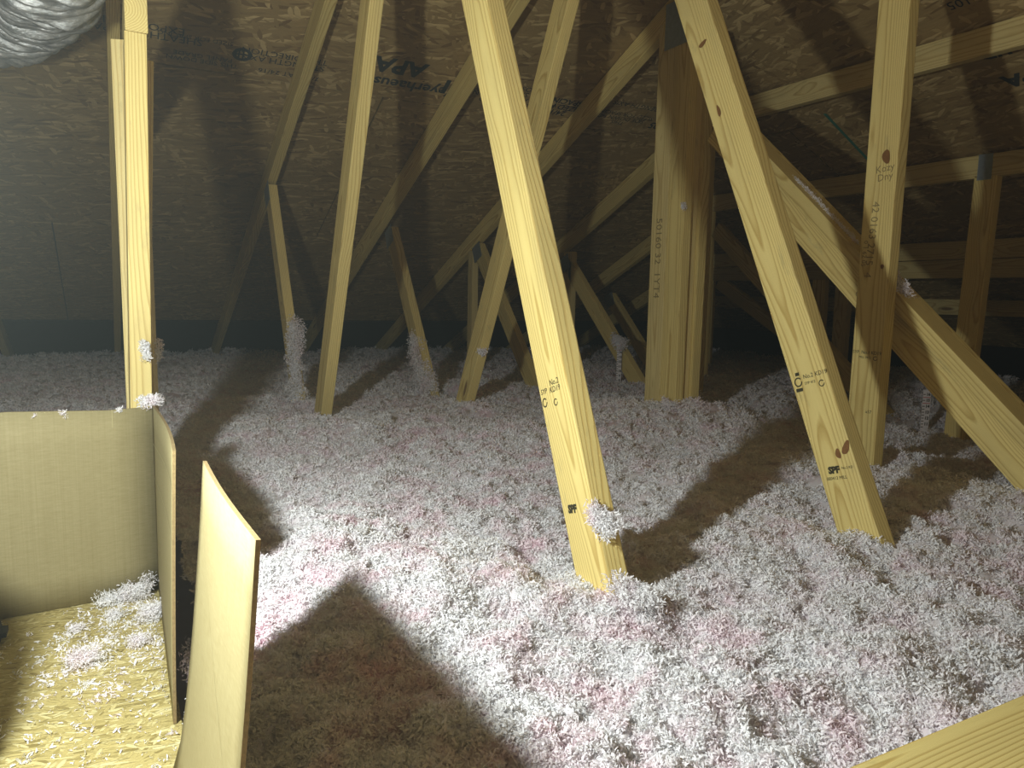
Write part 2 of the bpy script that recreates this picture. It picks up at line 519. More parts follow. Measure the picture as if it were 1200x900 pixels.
def tuft_mesh(spine, rad, n, flake=0.010, lump=0.45):
    """fluff gathered round a polyline 'spine' (world points relative to first), radius rad"""
    sp = np.array(spine, float)
    # core blobs plus flakes over them
    u = nrng.uniform(0, 1, n) * (len(sp) - 1)
    i = np.minimum(u.astype(int), len(sp) - 2) if len(sp) > 1 else np.zeros(n, int)
    f = (u - i)[:, None]
    c = sp[i] * (1 - f) + sp[i + 1] * f if len(sp) > 1 else np.repeat(sp, n, 0)
    d = unit(n)
    r = rad * (nrng.uniform(0.15, 1.0, (n, 1)) ** 0.5)
    k = np.array([mnoise.noise(Vector((c[j] + d[j] * rad) * (0.9 / rad))) for j in range(n)])[:, None]
    r = r * (1 + lump * 2 * k)
    dirs = d * 0.6 + unit(n) * 0.8
    dirs /= np.linalg.norm(dirs, axis=1, keepdims=True)
    V, F = ribbons(c + d * r - dirs * flake * 0.4, dirs, nrng.uniform(0.5, 1.3, (n, 1)) * flake, nrng.uniform(0.15, 0.42, (n, 1)) * flake, 0.8)
    return np_mesh('tuft', V, F)

def tuft(pts, rad, n, label, name='insulation_tuft', flake=0.010, lump=0.45, group=None):
    n = int(n * 2.3); flake = flake * 0.62
    p0 = Vector(pts[0])
    sp = [tuple(Vector(p) - p0) for p in pts]
    o = add(name, tuft_mesh(sp, rad, n, flake, lump), M_wool, None, T(*p0))
    return tag(o, label, 'insulation', group)

# ---------------------------------------------------------------- the setting
R1, S1 = 2.895, 0.440       # underside of the deck over the common trusses: z = R1 - S1*y
R2, S2 = 2.830, 0.462       # underside of the hip deck: z = R2 - S2*x
XMIN, XMAX, YMIN, YMAX = -3.0, 5.6, -1.2, 6.1
def z_deck1(y): return R1 - S1 * y
def z_deck2(x): return R2 - S2 * x

fl = add('floor', box_mesh(XMAX - XMIN, YMAX - YMIN, 0.02), M_drywall, None, T((XMIN + XMAX) / 2, (YMIN + YMAX) / 2, -0.012))
tag(fl, kind='structure')
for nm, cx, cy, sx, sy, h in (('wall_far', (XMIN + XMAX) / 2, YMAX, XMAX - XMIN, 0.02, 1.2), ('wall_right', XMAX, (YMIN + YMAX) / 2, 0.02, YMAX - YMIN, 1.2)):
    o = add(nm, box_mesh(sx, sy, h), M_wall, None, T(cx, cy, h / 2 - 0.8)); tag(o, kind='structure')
for nm, cx, cy, sx, sy, h in (('wall_left', XMIN, (YMIN + YMAX) / 2, 0.02, YMAX - YMIN, 4.4), ('wall_back', (XMIN + XMAX) / 2, YMIN, XMAX - XMIN, 0.02, 4.4)):
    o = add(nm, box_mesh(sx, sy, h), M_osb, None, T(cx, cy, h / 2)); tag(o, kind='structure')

# roof: underlay sheet (structure) carrying separate sheathing panels
def roof_poly(which, xr, yr, lift):
    k0 = (R1 - R2) / S1; k1 = S2 / S1            # hip line: y = k0 + k1 x
    poly = [(xr[0], yr[0]), (xr[1], yr[0]), (xr[1], yr[1]), (xr[0], yr[1])]
    return clip(poly, -k1, 1, k0) if which == 1 else clip(poly, k1, -1, -k0)

bm = bmesh.new()
for which in (1, 2):
    pl = roof_poly(which, (XMIN, XMAX), (YMIN, YMAX), 0)
    vs = [bm.verts.new((x, y, (z_deck1(y) if which == 1 else z_deck2(x)) + 0.022)) for x, y in pl]
    f = bm.faces.new(vs)
    ex = bmesh.ops.extrude_face_region(bm, geom=[f])
    for g in ex['geom']:
        if isinstance(g, bmesh.types.BMVert): g.co.z += 0.01
me = bpy.data.meshes.new('ceiling'); bm.to_mesh(me); bm.free()
ceiling = add('ceiling', me, M_felt); tag(ceiling, kind='structure')

EAVE1, EAVE2 = 5.22, 4.95       # lower edges of the sheathing
LW, LH = 2.44, 1.22
c1, c2 = math.cos(math.atan(S1)), math.cos(math.atan(S2))
def panel(which, poly_xy, idx):
    if len(poly_xy) < 3: return
    area = 0.5 * abs(sum(poly_xy[i][0] * poly_xy[(i + 1) % len(poly_xy)][1] - poly_xy[(i + 1) % len(poly_xy)][0] * poly_xy[i][1] for i in range(len(poly_xy))))
    if area < 0.02: return
    x0 = min(p[0] for p in poly_xy); y0 = min(p[1] for p in poly_xy)
    if which == 1:
        pts = [(x - x0, (y - y0) / c1) for x, y in poly_xy]
        M = frame((x0, y0, z_deck1(y0)), (1, 0, 0), (0, c1, -S1 * c1))
        loc = pts
    else:
        # local x along world y (strands follow the long side), local y along the slope
        loc = [((y - y0), -(x - x0) / c2) for x, y in poly_xy]
        M = frame((x0, y0, z_deck2(x0)), (0, 1, 0), (-c2, 0, S2 * c2))
    me = poly_prism(loc, 0.012)
    # keep the thickness above the underside
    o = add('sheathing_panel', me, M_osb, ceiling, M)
    return o
gap = 0.003
row = 0
y = EAVE1
while y > YMIN:
    ylo = y - LH * c1
    xs = XMIN - (1.22 if row % 2 else 0.0) + 0.35
    while xs < XMAX:
        poly = roof_poly(1, (max(xs + gap, XMIN), min(xs + LW - gap, XMAX)), (max(ylo + gap, YMIN), y - gap), 0) if xs + LW > XMIN else []
        poly = [(px_, py_) for px_, py_ in poly]
        panel(1, poly, row)
        xs += LW
    y = ylo; row += 1
row = 0
x = EAVE2
while x > XMIN:
    xlo = x - LH * c2
    ys = YMIN - (1.22 if row % 2 else 0.0)
    while ys < YMAX:
        poly = roof_poly(2, (max(xlo + gap, XMIN), x - gap), (max(ys + gap, YMIN), min(ys + LW - gap, YMAX)), 0) if ys + LW > YMIN else []
        panel(2, poly, row)
        ys += LW
    x = xlo; row += 1

# mill print on the roof sheathing, upside down as laid (text up = down the slope)
n_dn = Vector((0, c1, -S1 * c1))
def rtext(body, x, y, size, sx=1.0, bold=0.0, name='mill_print'):
    # print faces down into the attic, read from below it is turned half round
    z = z_deck1(y) - 0.0008
    o = text(ceiling, body, (x, y, z), (-1, 0, 0), (0, c1, -S1 * c1), size, M_roofink, name, sx=sx, bold=bold)
    return o
rtext('SHEATHING SPAN\nEXPOSURE 1', 0.14, 2.84, 0.045)
rtext('SIZED FOR SPACING', 0.30, 2.84, 0.026)
rtext('THIS SIDE DOWN\nPANEL GRADE', 0.33, 2.93, 0.030)
rtext('STRENGTH AXIS\nTHIS DIRECTION', 0.60, 2.87, 0.040)
rtext('7/16 CAT 24/16', 0.63, 2.94, 0.034)
rtext('Weyerhaeuser', 1.10, 2.90, 0.075, bold=0.0016)
rtext('APA', 1.02, 2.81, 0.11, bold=0.004)
rtext('I', 1.235, 2.87, 0.11, bold=0.004)
rtext('THE ENGINEERED\nWOOD ASSOCIATION\nRATED SHEATHING\nEXPOSURE 1', 1.56, 2.86, 0.040)
rtext('24/16\nSIZED FOR\nSPACING', 1.78, 2.88, 0.046, bold=0.001)
rtext('STRENGTH AXIS', 2.16, 2.80, 0.040)
rtext('THIS\nSIDE DOWN HD\nSIZED FOR SPACING', 2.12, 2.89, 0.036)
rtext('105', 2.34, 2.90, 0.060, bold=0.0015)
# round agency mark
lg = add('mill_print', ring_mesh(0.020, 0.034, 0.999, boxes=((-0.034, -0.004, 0.034, 0.004), (-0.006, -0.03, 0.0, 0.03), (0.008, -0.03, 0.014, 0.03))), M_roofink, ceiling,
         frame((0.455, 2.88, z_deck1(2.88) - 0.0008), (-1, 0, 0), (0, c1, -S1 * c1)))
def rtext2(body, x, y, size, bold=0.0):
    return text(ceiling, body, (x, y, z_deck2(x) - 0.0008), (0, -1, 0), (-c2, 0, S2 * c2) if False else (c2, 0, -S2 * c2), size, M_roofink, 'mill_print', bold=bold)
def rtext2b(body, x, y, size, bold=0.0):
    z = z_deck2(x) - 0.0008
    return text(ceiling, body, (x, y, z), (0, 1, 0), (c2, 0, -S2 * c2), size, M_roofink, 'mill_print', bold=bold)
rtext2b('105', 2.37, 1.49, 0.05)
rtext2b('HD', 2.60, 1.50, 0.065, 0.003)
rtext2b('APA', 2.74, 1.46, 0.085, 0.004)
# green chalk line on the hip deck
gl = add('chalk_line', box_mesh(0.38, 0.014, 0.0008), M_green, ceiling, frame((2.86, 2.24, z_deck2(2.86) - 0.0008), (c2, 0.06, -S2 * c2), (0, 1, 0)))

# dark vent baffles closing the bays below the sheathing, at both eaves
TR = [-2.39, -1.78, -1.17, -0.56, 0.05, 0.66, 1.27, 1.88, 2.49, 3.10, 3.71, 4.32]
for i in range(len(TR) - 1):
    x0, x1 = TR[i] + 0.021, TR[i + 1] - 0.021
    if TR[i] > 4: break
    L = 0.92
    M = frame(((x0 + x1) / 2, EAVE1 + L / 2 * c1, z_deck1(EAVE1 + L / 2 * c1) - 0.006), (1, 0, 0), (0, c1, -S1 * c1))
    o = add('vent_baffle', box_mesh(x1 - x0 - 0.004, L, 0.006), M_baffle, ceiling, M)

# ---------------------------------------------------------------- trusses
def mid_cut(slope): return 0.0
H = 0.089
ca1 = c1
def web(parent, x, y0, z0, y1, z1, name='web', w=H, mat=None, t=0.038):
    return board(name, (x, y0, z0), (x, y1, z1), (0, 1, 0.0) if abs(z1 - z0) > abs(y1 - y0) else (0, 0, 1), w, t, parent, mat or M_lumber)

def truss(x, label, hip=None, w1=None, w2=None, w3=None, kingpost=None, flat=False, group='roof trusses on both sides of the lamp'):
    t = empty('roof_truss', (x, 0.0, 0.0))
    tag(t, label, 'truss', group)
    # sloping top chord, from the eave up to the hip or beyond the view
    ytop = hip if hip else -1.1
    half = H / 2 / ca1
    def zc(y): return z_deck1(y) - half - 0.004
    board('top_chord', (x, 5.85, zc(5.85)), (x, ytop, zc(ytop)), (0, 0, 1), H, 0.038, t, M_lumber)
    board('bottom_chord', (x, -0.9 if x > 0.2 else 1.75, 0.046), (x, 5.8, 0.046), (0, 0, 1), H, 0.038, t, M_lumber2)
    if hip:
        zf = z_deck2(x) - H / 2 - 0.004
        board('top_chord', (x, hip + 0.02, zf), (x, -1.1, zf), (0, 0, 1), H, 0.038, t, M_lumber2)
    if w1: web(t, x, *w1)
    if w2: web(t, x, *w2)
    if w3:
        web(t, x, *w3)
        yj, zj = w3[2], w3[3]
        nail_plate(t, (x - 0.0205, yj - 0.01, zj - 0.02), (0, 1, -0.44), (0, 0, 1), 0.10, 0.09)
    return t

# y at floor line, z, y top, z top
def zb(y): return z_deck1(y) - H / ca1 - 0.004
def pts(yb, zbm, slope, ztop): return (yb - slope * (zbm - 0.06), 0.06, yb + slope * (ztop - zbm), ztop)

tr = {}
for x, lab in ((-0.56, 'truss whose pale rafter tail shows at the far left edge in the haze'),):
    tr[x] = truss(x, lab)
tr[0.05] = truss(0.05, 'roof truss directly behind the yellow post over the cardboard dam')
tr[0.66] = truss(0.66, 'truss of the big leaning web in the centre with fluff stuck near its foot',
                 w1=pts(0.893, 0.34, 0.459, 1.93), w2=pts(2.616, 0.361, -0.467, 1.81), w3=pts(2.990, 0.36, 0.56, 1.24))
tr[1.27] = truss(1.27, 'truss whose leaning web with two dark knots stands right of centre',
                 w1=pts(0.889, 0.347, 0.480, 1.92), w2=pts(2.727, 0.368, -0.522, 1.79), w3=pts(3.09, 0.35, 0.70, 1.10))
g = tr[1.88] = truss(1.88, 'hip girder truss with the handwritten centre post and the long dusty brace', hip=2.12, w3=pts(3.22, 0.36, 0.93, 1.06))
# girder: post of several plies, long diagonal, forward post
board('post', (1.852, 2.235, 0.06), (1.852, 2.235, 1.80), (0, 1, 0), H, 0.038, g, M_lumber2)['label'] = 'front ply of the centre post with pencil writing'
board('post', (1.852, 2.145, 0.06), (1.852, 2.145, 1.82), (0, 1, 0), H, 0.038, g, M_lumber)
board('post', (1.891, 2.160, 0.06), (1.891, 2.160, 1.82), (0, 1, 0), H, 0.038, g, M_lumber2)
board('post', (1.930, 2.145, 0.06), (1.930, 2.145, 1.74), (0, 1, 0), H, 0.038, g, M_lumber)
# diagonal web with a flat board nailed along its upper edge
Q0, Q1 = Vector((1.90, 1.380, 0.905)), Vector((1.90, 1.040, 0.603))
bd = (Q1 - Q0).normalized(); bn = Vector((0, -bd.z, bd.y)); bn = bn if bn.z > 0 else -bn
def along(t_, off): return Q0 + bd * t_ + bn * off
br = board('diagonal_brace', along(-0.80, -0.0645), along(1.10, -0.0645), bn, H, 0.038, g, M_lumber)
br['label'] = 'stamped web of the long diagonal, below its flat board'
bt = board('flat_brace', along(-0.80, 0.0), along(1.10, 0.0), bn, 0.038, H, g, M_lumber)
bt['label'] = 'flat board along the top of the diagonal, dusty upper face'
fp = board('post', (1.80, 1.288, 0.06), (1.80, 1.288, 1.93), (0, 1, 0), H, 0.038, g, M_lumber)
fp['label'] = 'forward post with vertical handwriting'
nail_plate(g, (1.831, 2.18, 1.78), (0, 1, 0), (0, 0, 1), 0.13, 0.16)
# hip trusses stepping down behind
t249 = tr[2.49] = truss(2.49, 'second hip truss, its steel plate showing beside the centre post', hip=2.76, w3=pts(3.159, 0.355, 1.11, 1.02))
web(t249, 2.49, 2.72, 0.06, 2.72, 1.62, 'post')
web(t249, 2.49, 3.86, 0.06, 3.86, 1.07, 'post', mat=M_lumber2)
nail_plate(t249, (2.4695, 2.72, 1.585), (0, 1, 0), (0, 0, 1), 0.10, 0.11)
t310 = tr[3.10] = truss(3.10, 'third hip truss, carrying the far right post with a steel plate at its head', hip=3.39, w3=pts(3.75, 0.33, 1.1, 0.80))
web(t310, 3.10, 3.34, 0.06, 3.34, 1.34, 'post')
web(t310, 3.10, 1.80, 0.06, 1.765, 1.31, 'post')
web(t310, 3.10, 3.26, 1.20, 1.90, 0.10, 'diagonal_brace')
nail_plate(t310, (3.0795, 3.34, 1.28), (0, 1, 0), (0, 0, 1), 0.09, 0.20)
nail_plate(t310, (3.0795, 1.77, 1.345), (0, 0, 1), (0, 1, 0), 0.10, 0.055)
t371 = tr[3.71] = truss(3.71, 'fourth hip truss low at the right with a doubled flat chord', hip=4.02)
web(t371, 3.71, 3.95, 0.06, 3.95, 1.06, 'post')
web(t371, 3.71, 3.02, 0.06, 3.02, 0.96, 'post')
web(t371, 3.71, 2.86, 0.06, 2.86, 0.96, 'post', mat=M_lumber2)
web(t371, 3.71, 3.85, 0.92, 2.35, 0.12, 'diagonal_brace')
zf = z_deck2(3.71) - H * 1.5 - 0.008
board('top_chord', (3.70, 4.0, zf), (3.70, -1.1, zf), (0, 0, 1), H, 0.038, t371, M_lumber2)
t432 = tr[4.32] = truss(4.32, 'last hip truss in the dark against the right eave', hip=4.6)
web(t432, 4.32, 3.6, 0.06, 3.6, 0.78, 'post')
# jack of truss 1.27 / 1.88 : small posts behind
web(g, 1.88, 3.95, 0.06, 3.95, 1.05, 'post', mat=M_lumber2, w=0.06)

# near lateral brace at the lower right of the view
lb = board('lateral_brace', (0.10, 0.275, 0.452), (1.6, 0.262, 0.452), (0, 0, 1), 0.038, 0.089, None, M_lumber)
tag(lb, 'blurred yellow brace crossing the lower right corner above the insulation', 'lumber')

# ---- printing on the lumber
XN = Vector((-1, 0, 0))
def stamp(parent, body, x, y, z, along, size, mat=M_ink, sx=1.0, bold=0.0, name='grade_stamp', perp=None):
    """print on the left (-x) face; along = direction of the lines of text in the y-z plane"""
    a = Vector(along).normalized()
    u = a.cross(XN) if perp is None else Vector(perp)
    u = XN.cross(a)
    return text(parent, body, (x - 0.0004, y, z), a, u, size, mat, name, sx=sx, bold=bold)
def logo(parent, x, y, z, along, r, boxes=()):
    a = Vector(along).normalized(); u = XN.cross(a)
    return add('mill_logo', ring_mesh(r * 0.72, r, boxes=boxes), M_ink, parent, frame((x - 0.0004, y, z), a, u))
# on the left faces the reader's right is -y
wr = Vector((0, -0.95, 0.32))            # square across the leaning webs
xr = 1.27 - 0.019
stamp(tr[1.27], 'No.2 KD19', xr, 1.018, 0.655, wr, 0.0125)
stamp(tr[1.27], 'SYP 412', xr, 1.028, 0.637, wr, 0.008)
logo(tr[1.27], xr, 1.000, 0.639, wr, 0.007)
logo(tr[1.27], xr, 1.057, 0.634, wr, 0.010, ((-0.004, 0.013, 0.006, 0.02), (-0.009, -0.02, 0.008, -0.013)))
stamp(tr[1.27], 'SPF', xr, 0.957, 0.470, wr, 0.018, bold=0.0012)
stamp(tr[1.27], 'No.2 KD', xr, 0.928, 0.482, wr, 0.007)
stamp(tr[1.27], '000412 MILL', xr, 0.949, 0.456, wr, 0.009)
xc = 0.66 - 0.019
stamp(tr[0.66], 'No.2\nKD19', xc, 1.030, 0.655, wr, 0.014)
stamp(tr[0.66], 'SYP', xc, 1.062, 0.640, wr, 0.013)
logo(tr[0.66], xc, 1.024, 0.628, wr, 0.006)
logo(tr[0.66], xc, 1.058, 0.622, wr, 0.008)
stamp(tr[0.66], 'SPF', xc, 0.965, 0.463, wr, 0.017, bold=0.0012)
xg = 1.80 - 0.019
stamp(g, 'SYP. No.1 KD19', xg, 1.288, 0.668, (0, -1, 0), 0.0125)
stamp(g, 'MILL 0412', xg, 1.293, 0.655, (0, -1, 0), 0.0085)
logo(g, xg, 1.262, 0.654, (0, -1, 0), 0.006)
stamp(g, 'a57', xg, 1.270, 0.51, (0, -1, 0), 0.012)
stamp(g, 'Kozy\nDny', xg, 1.276, 1.135, (0, -1, 0.1), 0.026, M_pencil, name='handwriting')
stamp(g, '42 0163 2715  4', xg, 1.300, 0.965, (0, 0.05, -1), 0.030, M_pencil, name='handwriting')
stamp(g, '0 1 62 05', xg, 1.318, 0.93, (0, 0.05, -1), 0.018, M_pencil, name='handwriting')
xp = 1.852 - 0.019
stamp(g, '50160 32  1YT4', xp, 2.235, 0.95, (0, 0, -1), 0.046, M_pencil, name='handwriting')
bdir = Vector((0, -1.63, -1.385)).normalized()
stamp(g, 'SYP No.2\n0412 KD', 1.881, 1.385, 0.838, bdir.cross(XN), 0.016)

def knot(parent, c, face, along, rx, ry, mat=None):
    """dark knot in the face of a board: oval disc, sunk rim"""
    bm = bmesh.new()
    o0 = bm.verts.new((0, 0, 0.0002)); ring = []
    for k in range(18):
        a = 2 * math.pi * k / 18; w_ = 1 + 0.10 * math.sin(3 * a + rx * 900)
        ring.append(bm.verts.new((rx * w_ * math.cos(a), ry * w_ * math.sin(a), 0.0005)))
    for k in range(18): bm.faces.new((o0, ring[k], ring[(k + 1) % 18]))
    me = bpy.data.meshes.new('knot'); bm.to_mesh(me); bm.free()
    n = Vector(face); a = Vector(along).normalized(); u = n.cross(a)
    return add('knot', me, mat or M_knot, parent, frame(Vector(c) + n * 0.0005, a, u))
M_knot = plain_mat('knot_wood', (0.20, 0.095, 0.03), 0.5, nscale=260, namp=0.5)
kx = 1.27 - 0.019
wdir = Vector((0, 0.43, 0.9)).normalized()
knot(tr[1.27], (kx, 0.950, 0.505), (-1, 0, 0), wdir, 0.010, 0.006)
knot(tr[1.27], (kx, 0.934, 0.520), (-1, 0, 0), Vector((0, -0.25, 1)), 0.015, 0.007)
knot(tr[1.27], (kx, 1.395, 1.395), (-1, 0, 0), wdir, 0.006, 0.013)
knot(tr[1.27], (kx, 1.33, 1.23), (-1, 0, 0), wdir, 0.015, 0.005)
knot(g, (1.78, 1.262, 0.895), (-1, 0, 0), (0, 0, 1), 0.006, 0.005)
knot(g, (1.78, 1.275, 1.175), (-1, 0, 0), (0, 0.2, 1), 0.018, 0.011)
# ---------------------------------------------------------------- post over the cardboard dam
pp = empty('brace_post', (0.055, 1.60, 0.24))
tag(pp, 'bright yellow built-up post standing behind the cardboard dam at left', 'post')
pm = board('stud', (0.040, 1.60, 0.10), (0.066, 1.66, 1.270), (0, 1, 0), H, 0.038, pp, M_lumber)
pm['label'] = 'front board, brightest, with straight grain'
pl_ = board('side_board', (0.058, 1.672, 0.10), (0.056, 1.735, 1.285), (0.95, -0.3, 0), H * 0.62, 0.03, pp, M_lumber2)
pl_['label'] = 'pale board showing on the left of the stud'
pr = board('side_board', (0.030, 1.725, 0.10), (0.083, 1.80, 1.270), (1, 0, 0), 0.045, 0.03, pp, M_lumber)
pr['label'] = 'shaded brown board on the right of the stud'
hb = board('header', (0.068, 1.615, 1.318), (0.078, 3.00, 1.318), (0, 0, 1), H, 0.038, pp, M_lumber)

# ---------------------------------------------------------------- OSB platform, dams
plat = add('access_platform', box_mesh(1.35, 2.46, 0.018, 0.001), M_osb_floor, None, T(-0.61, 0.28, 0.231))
# strands run along x
tag(plat, 'bright strand board platform littered with fibre at lower left', 'board')
# curbs below it
for yy in (0.0, 0.7, 1.4):
    cb = board('platform_joist', (-1.25, yy, 0.176), (0.05, yy, 0.176), (0, 0, 1), 0.089, 0.038, plat, M_lumber)

def sheet(name, grid_pts, parent, thick=0.004, mat=None):
    """thin corrugated board through a grid of points rows x cols"""
    rows, cols = len(grid_pts), len(grid_pts[0])
    bm = bmesh.new()
    P = [[Vector(p) for p in r] for r in grid_pts]
    lay = []
    for s in (0, 1):
        L = []
        for i in range(rows):
            r = []
            for j in range(cols):
                a = P[min(i + 1, rows - 1)][j] - P[max(i - 1, 0)][j]
                b = P[i][min(j + 1, cols - 1)] - P[i][max(j - 1, 0)]
                n = a.cross(b).normalized()
                r.append(bm.verts.new(P[i][j] + n * thick * (s - 0.5)))
            L.append(r)
        lay.append(L)
    edge_faces = []
    for s in (0, 1):
        for i in range(rows - 1):
            for j in range(cols - 1):
                q = [lay[s][i][j], lay[s][i][j + 1], lay[s][i + 1][j + 1], lay[s][i + 1][j]]
                f = bm.faces.new(q if s else q[::-1]); f.smooth = True
    ring = [(0, j) for j in range(cols)] + [(i, cols - 1) for i in range(1, rows)] + [(rows - 1, j) for j in range(cols - 2, -1, -1)] + [(i, 0) for i in range(rows - 2, 0, -1)]
    for k in range(len(ring)):
        (i, j), (i2, j2) = ring[k], ring[(k + 1) % len(ring)]
        f = bm.faces.new((lay[0][i][j], lay[0][i2][j2], lay[1][i2][j2], lay[1][i][j])); f.material_index = 1
    bmesh.ops.recalc_face_normals(bm, faces=bm.faces)
    me = bpy.data.meshes.new(name); bm.to_mesh(me); bm.free()
    me.materials.append(mat or M_card); me.materials.append(M_card_edge)
    return add(name, me, None, parent)

ZP = 0.241
dam = empty('cardboard_dam', (0.066, 1.48, ZP))
tag(dam, 'folded cardboard dam standing at the back corner of the platform', 'cardboard')
# back panel, runs along x
gp = []
for i in range(7):
    z = ZP + (0.588 - ZP) * i / 6
    gp.append([(-0.95 + (0.066 + 0.95) * j / 14, 1.37 + 0.115 * (j / 14) + 0.004 * math.sin(j * 0.9), z + (0.004 if i == 6 else 0) * math.sin(j * 1.3)) for j in range(15)])
sheet('back_panel', gp, dam)
# side panel comes toward the camera, bowed
gp = []
for i in range(9):
    s = i / 8
    r = []
    for j in range(13):
        u = j / 12
        yy = 1.484 - u * (1.484 - 0.995)
        topz = 0.588 + 0.012 * u
        z = ZP + (topz - ZP) * s
        xx = 0.0665 + 0.012 * math.sin(u * math.pi * 0.7) * s ** 1.3 - 0.010 * u
        r.append((xx, yy, z))
    gp.append(r)
sheet('side_panel', gp, dam)
# crease lines pressed in the back panel
def crease(x0, z0, x1, z1):
    def yb(x): return 1.37 + 0.115 * (x + 0.95) / 1.016 - 0.0042
    a, b = Vector((x0, yb(x0), z0)), Vector((x1, yb(x1), z1))
    return add('crease', box_mesh((b - a).length, 0.0012, 0.0010), M_card_crease, dam, frame((a + b) / 2, b - a, (0.01, 0.3, 1)))
for c in ((-0.018, 0.585, -0.018, 0.548), (0.0, 0.585, 0.0, 0.553), (-0.050, 0.548, -0.001, 0.553), (-0.050, 0.548, -0.050, 0.475), (-0.050, 0.475, 0.0, 0.478)):
    crease(*c)

flap = empty('cardboard_flap', (0.09, 0.72, ZP))
tag(flap, 'tall pointed cardboard sheet standing alone right of the platform edge', 'cardboard')
gp = []
for i in range(9):
    s = i / 8
    r = []
    for j in range(11):
        u = j / 10
        yy = 0.874 - u * (0.874 - 0.575)
        z = ZP - 0.0 + (0.610 - ZP) * s
        xx = 0.044 + 0.045 * s ** 0.6 + 0.006 * u - 0.003 * math.sin(u * math.pi)
        r.append((xx, yy, z))
    gp.append(r)
sheet('sheet', gp, flap)
def strip(parent, P, w, mat, name='crease'):
    """a pressed line: narrow ribbon laid through points"""
    bm = bmesh.new(); prev = None
    for k, p in enumerate(P):
        p = Vector(p); d = (Vector(P[min(k + 1, len(P) - 1)]) - Vector(P[max(k - 1, 0)])).normalized()
        q = d.cross(Vector((1, 0, 0))).normalized() * w / 2
        a, b = bm.verts.new(p - q), bm.verts.new(p + q)
        if prev: bm.faces.new((prev[0], prev[1], b, a))
        prev = (a, b)
    me = bpy.data.meshes.new('crease'); bm.to_mesh(me); bm.free()
    return add(name, me, mat, parent)
def flap_pt(u, s_): return (0.044 + 0.045 * s_ ** 0.6 + 0.006 * u - 0.003 * math.sin(u * math.pi) - 0.0028, 0.874 - u * 0.299, ZP + (0.610 - ZP) * s_)
strip(flap, [flap_pt(0.05 + 0.9 * k / 12, 0.86 - 0.52 * k / 12) for k in range(13)], 0.0008, M_card_crease)
def side_pt(u, s_): return (0.0665 + 0.012 * math.sin(u * math.pi * 0.7) * s_ ** 1.3 - 0.010 * u - 0.0028, 1.484 - u * 0.489, ZP + (0.588 + 0.012 * u - ZP) * s_)
strip(dam, [side_pt(0.02 + 0.95 * k / 12, 0.80 + 0.06 * k / 12) for k in range(13)], 0.0014, M_card_crease)
strip(dam, [side_pt(0.02 + 0.95 * k / 12, 0.62 + 0.05 * k / 12) for k in range(13)], 0.0014, M_card_crease)

# ---------------------------------------------------------------- silver flex duct, upper left
def duct_mesh(path, rad, n_ring=130, n_seg=56, pitch=0.022, crumple=0.012, seed=0):
    P = [Vector(p) for p in path]
    # Catmull-Rom
    def cr_(t):
        k = min(int(t), len(P) - 2); f = t - k
        p0, p1, p2, p3 = P[max(k - 1, 0)], P[k], P[k + 1], P[min(k + 2, len(P) - 1)]
        return 0.5 * ((2 * p1) + (p2 - p0) * f + (2 * p0 - 5 * p1 + 4 * p2 - p3) * f * f + (3 * p1 - p0 - 3 * p2 + p3) * f ** 3)
    bm = bmesh.new(); rows = []
    N = n_ring * 2
    prev = None; ref = Vector((0.3, 0.2, 1)).normalized(); dist = 0
    for i in range(N + 1):
        t = (len(P) - 1) * i / N * 0.9999
        c = cr_(t); d = (cr_(min(t + 0.01, len(P) - 1.0001)) - cr_(max(t - 0.01, 0))).normalized()
        if prev is not None: dist += (c - prev).length
        prev = c
        a = d.cross(ref).normalized(); b = d.cross(a)
        rib = 0.5 + 0.5 * math.cos(2 * math.pi * dist / pitch)
        r = []
        for j in range(n_seg):
            th = 2 * math.pi * j / n_seg
            q = a * math.cos(th) + b * math.sin(th)
            s = c + q * rad
            nz = mnoise.noise(Vector((s.x * 9 + seed, s.y * 9, s.z * 9)))
            n2 = mnoise.noise(Vector((dist * 120 + seed, math.cos(th) * 2.5, math.sin(th) * 2.5)))
            r.append(bm.verts.new(c + q * (rad - (1 - rib ** 1.5) * 0.012 + crumple * nz + 0.013 * n2)))
        rows.append(r)
    for i in range(N):
        for j in range(n_seg):
            f = bm.faces.new((rows[i][j], rows[i][(j + 1) % n_seg], rows[i + 1][(j + 1) % n_seg], rows[i + 1][j])); f.smooth = True
    bmesh.ops.recalc_face_normals(bm, faces=bm.faces)
    me = bpy.data.meshes.new('duct'); bm.to_mesh(me); bm.free()
    return me
d1 = add('flex_duct', duct_mesh([(-0.585, 2.41, 1.417), (-0.329, 2.331, 1.437), (-0.171, 2.226, 1.468), (-0.087, 1.859, 1.467), (-0.09, 1.585, 1.548), (-0.106, 1.433, 1.633), (-0.12, 1.2, 1.85)], 0.122, 300, n_seg=72, pitch=0.026, crumple=0.016, seed=3), M_foil, None)
tag(d1, 'crinkled silver flexible duct hanging into the upper left corner', 'duct')

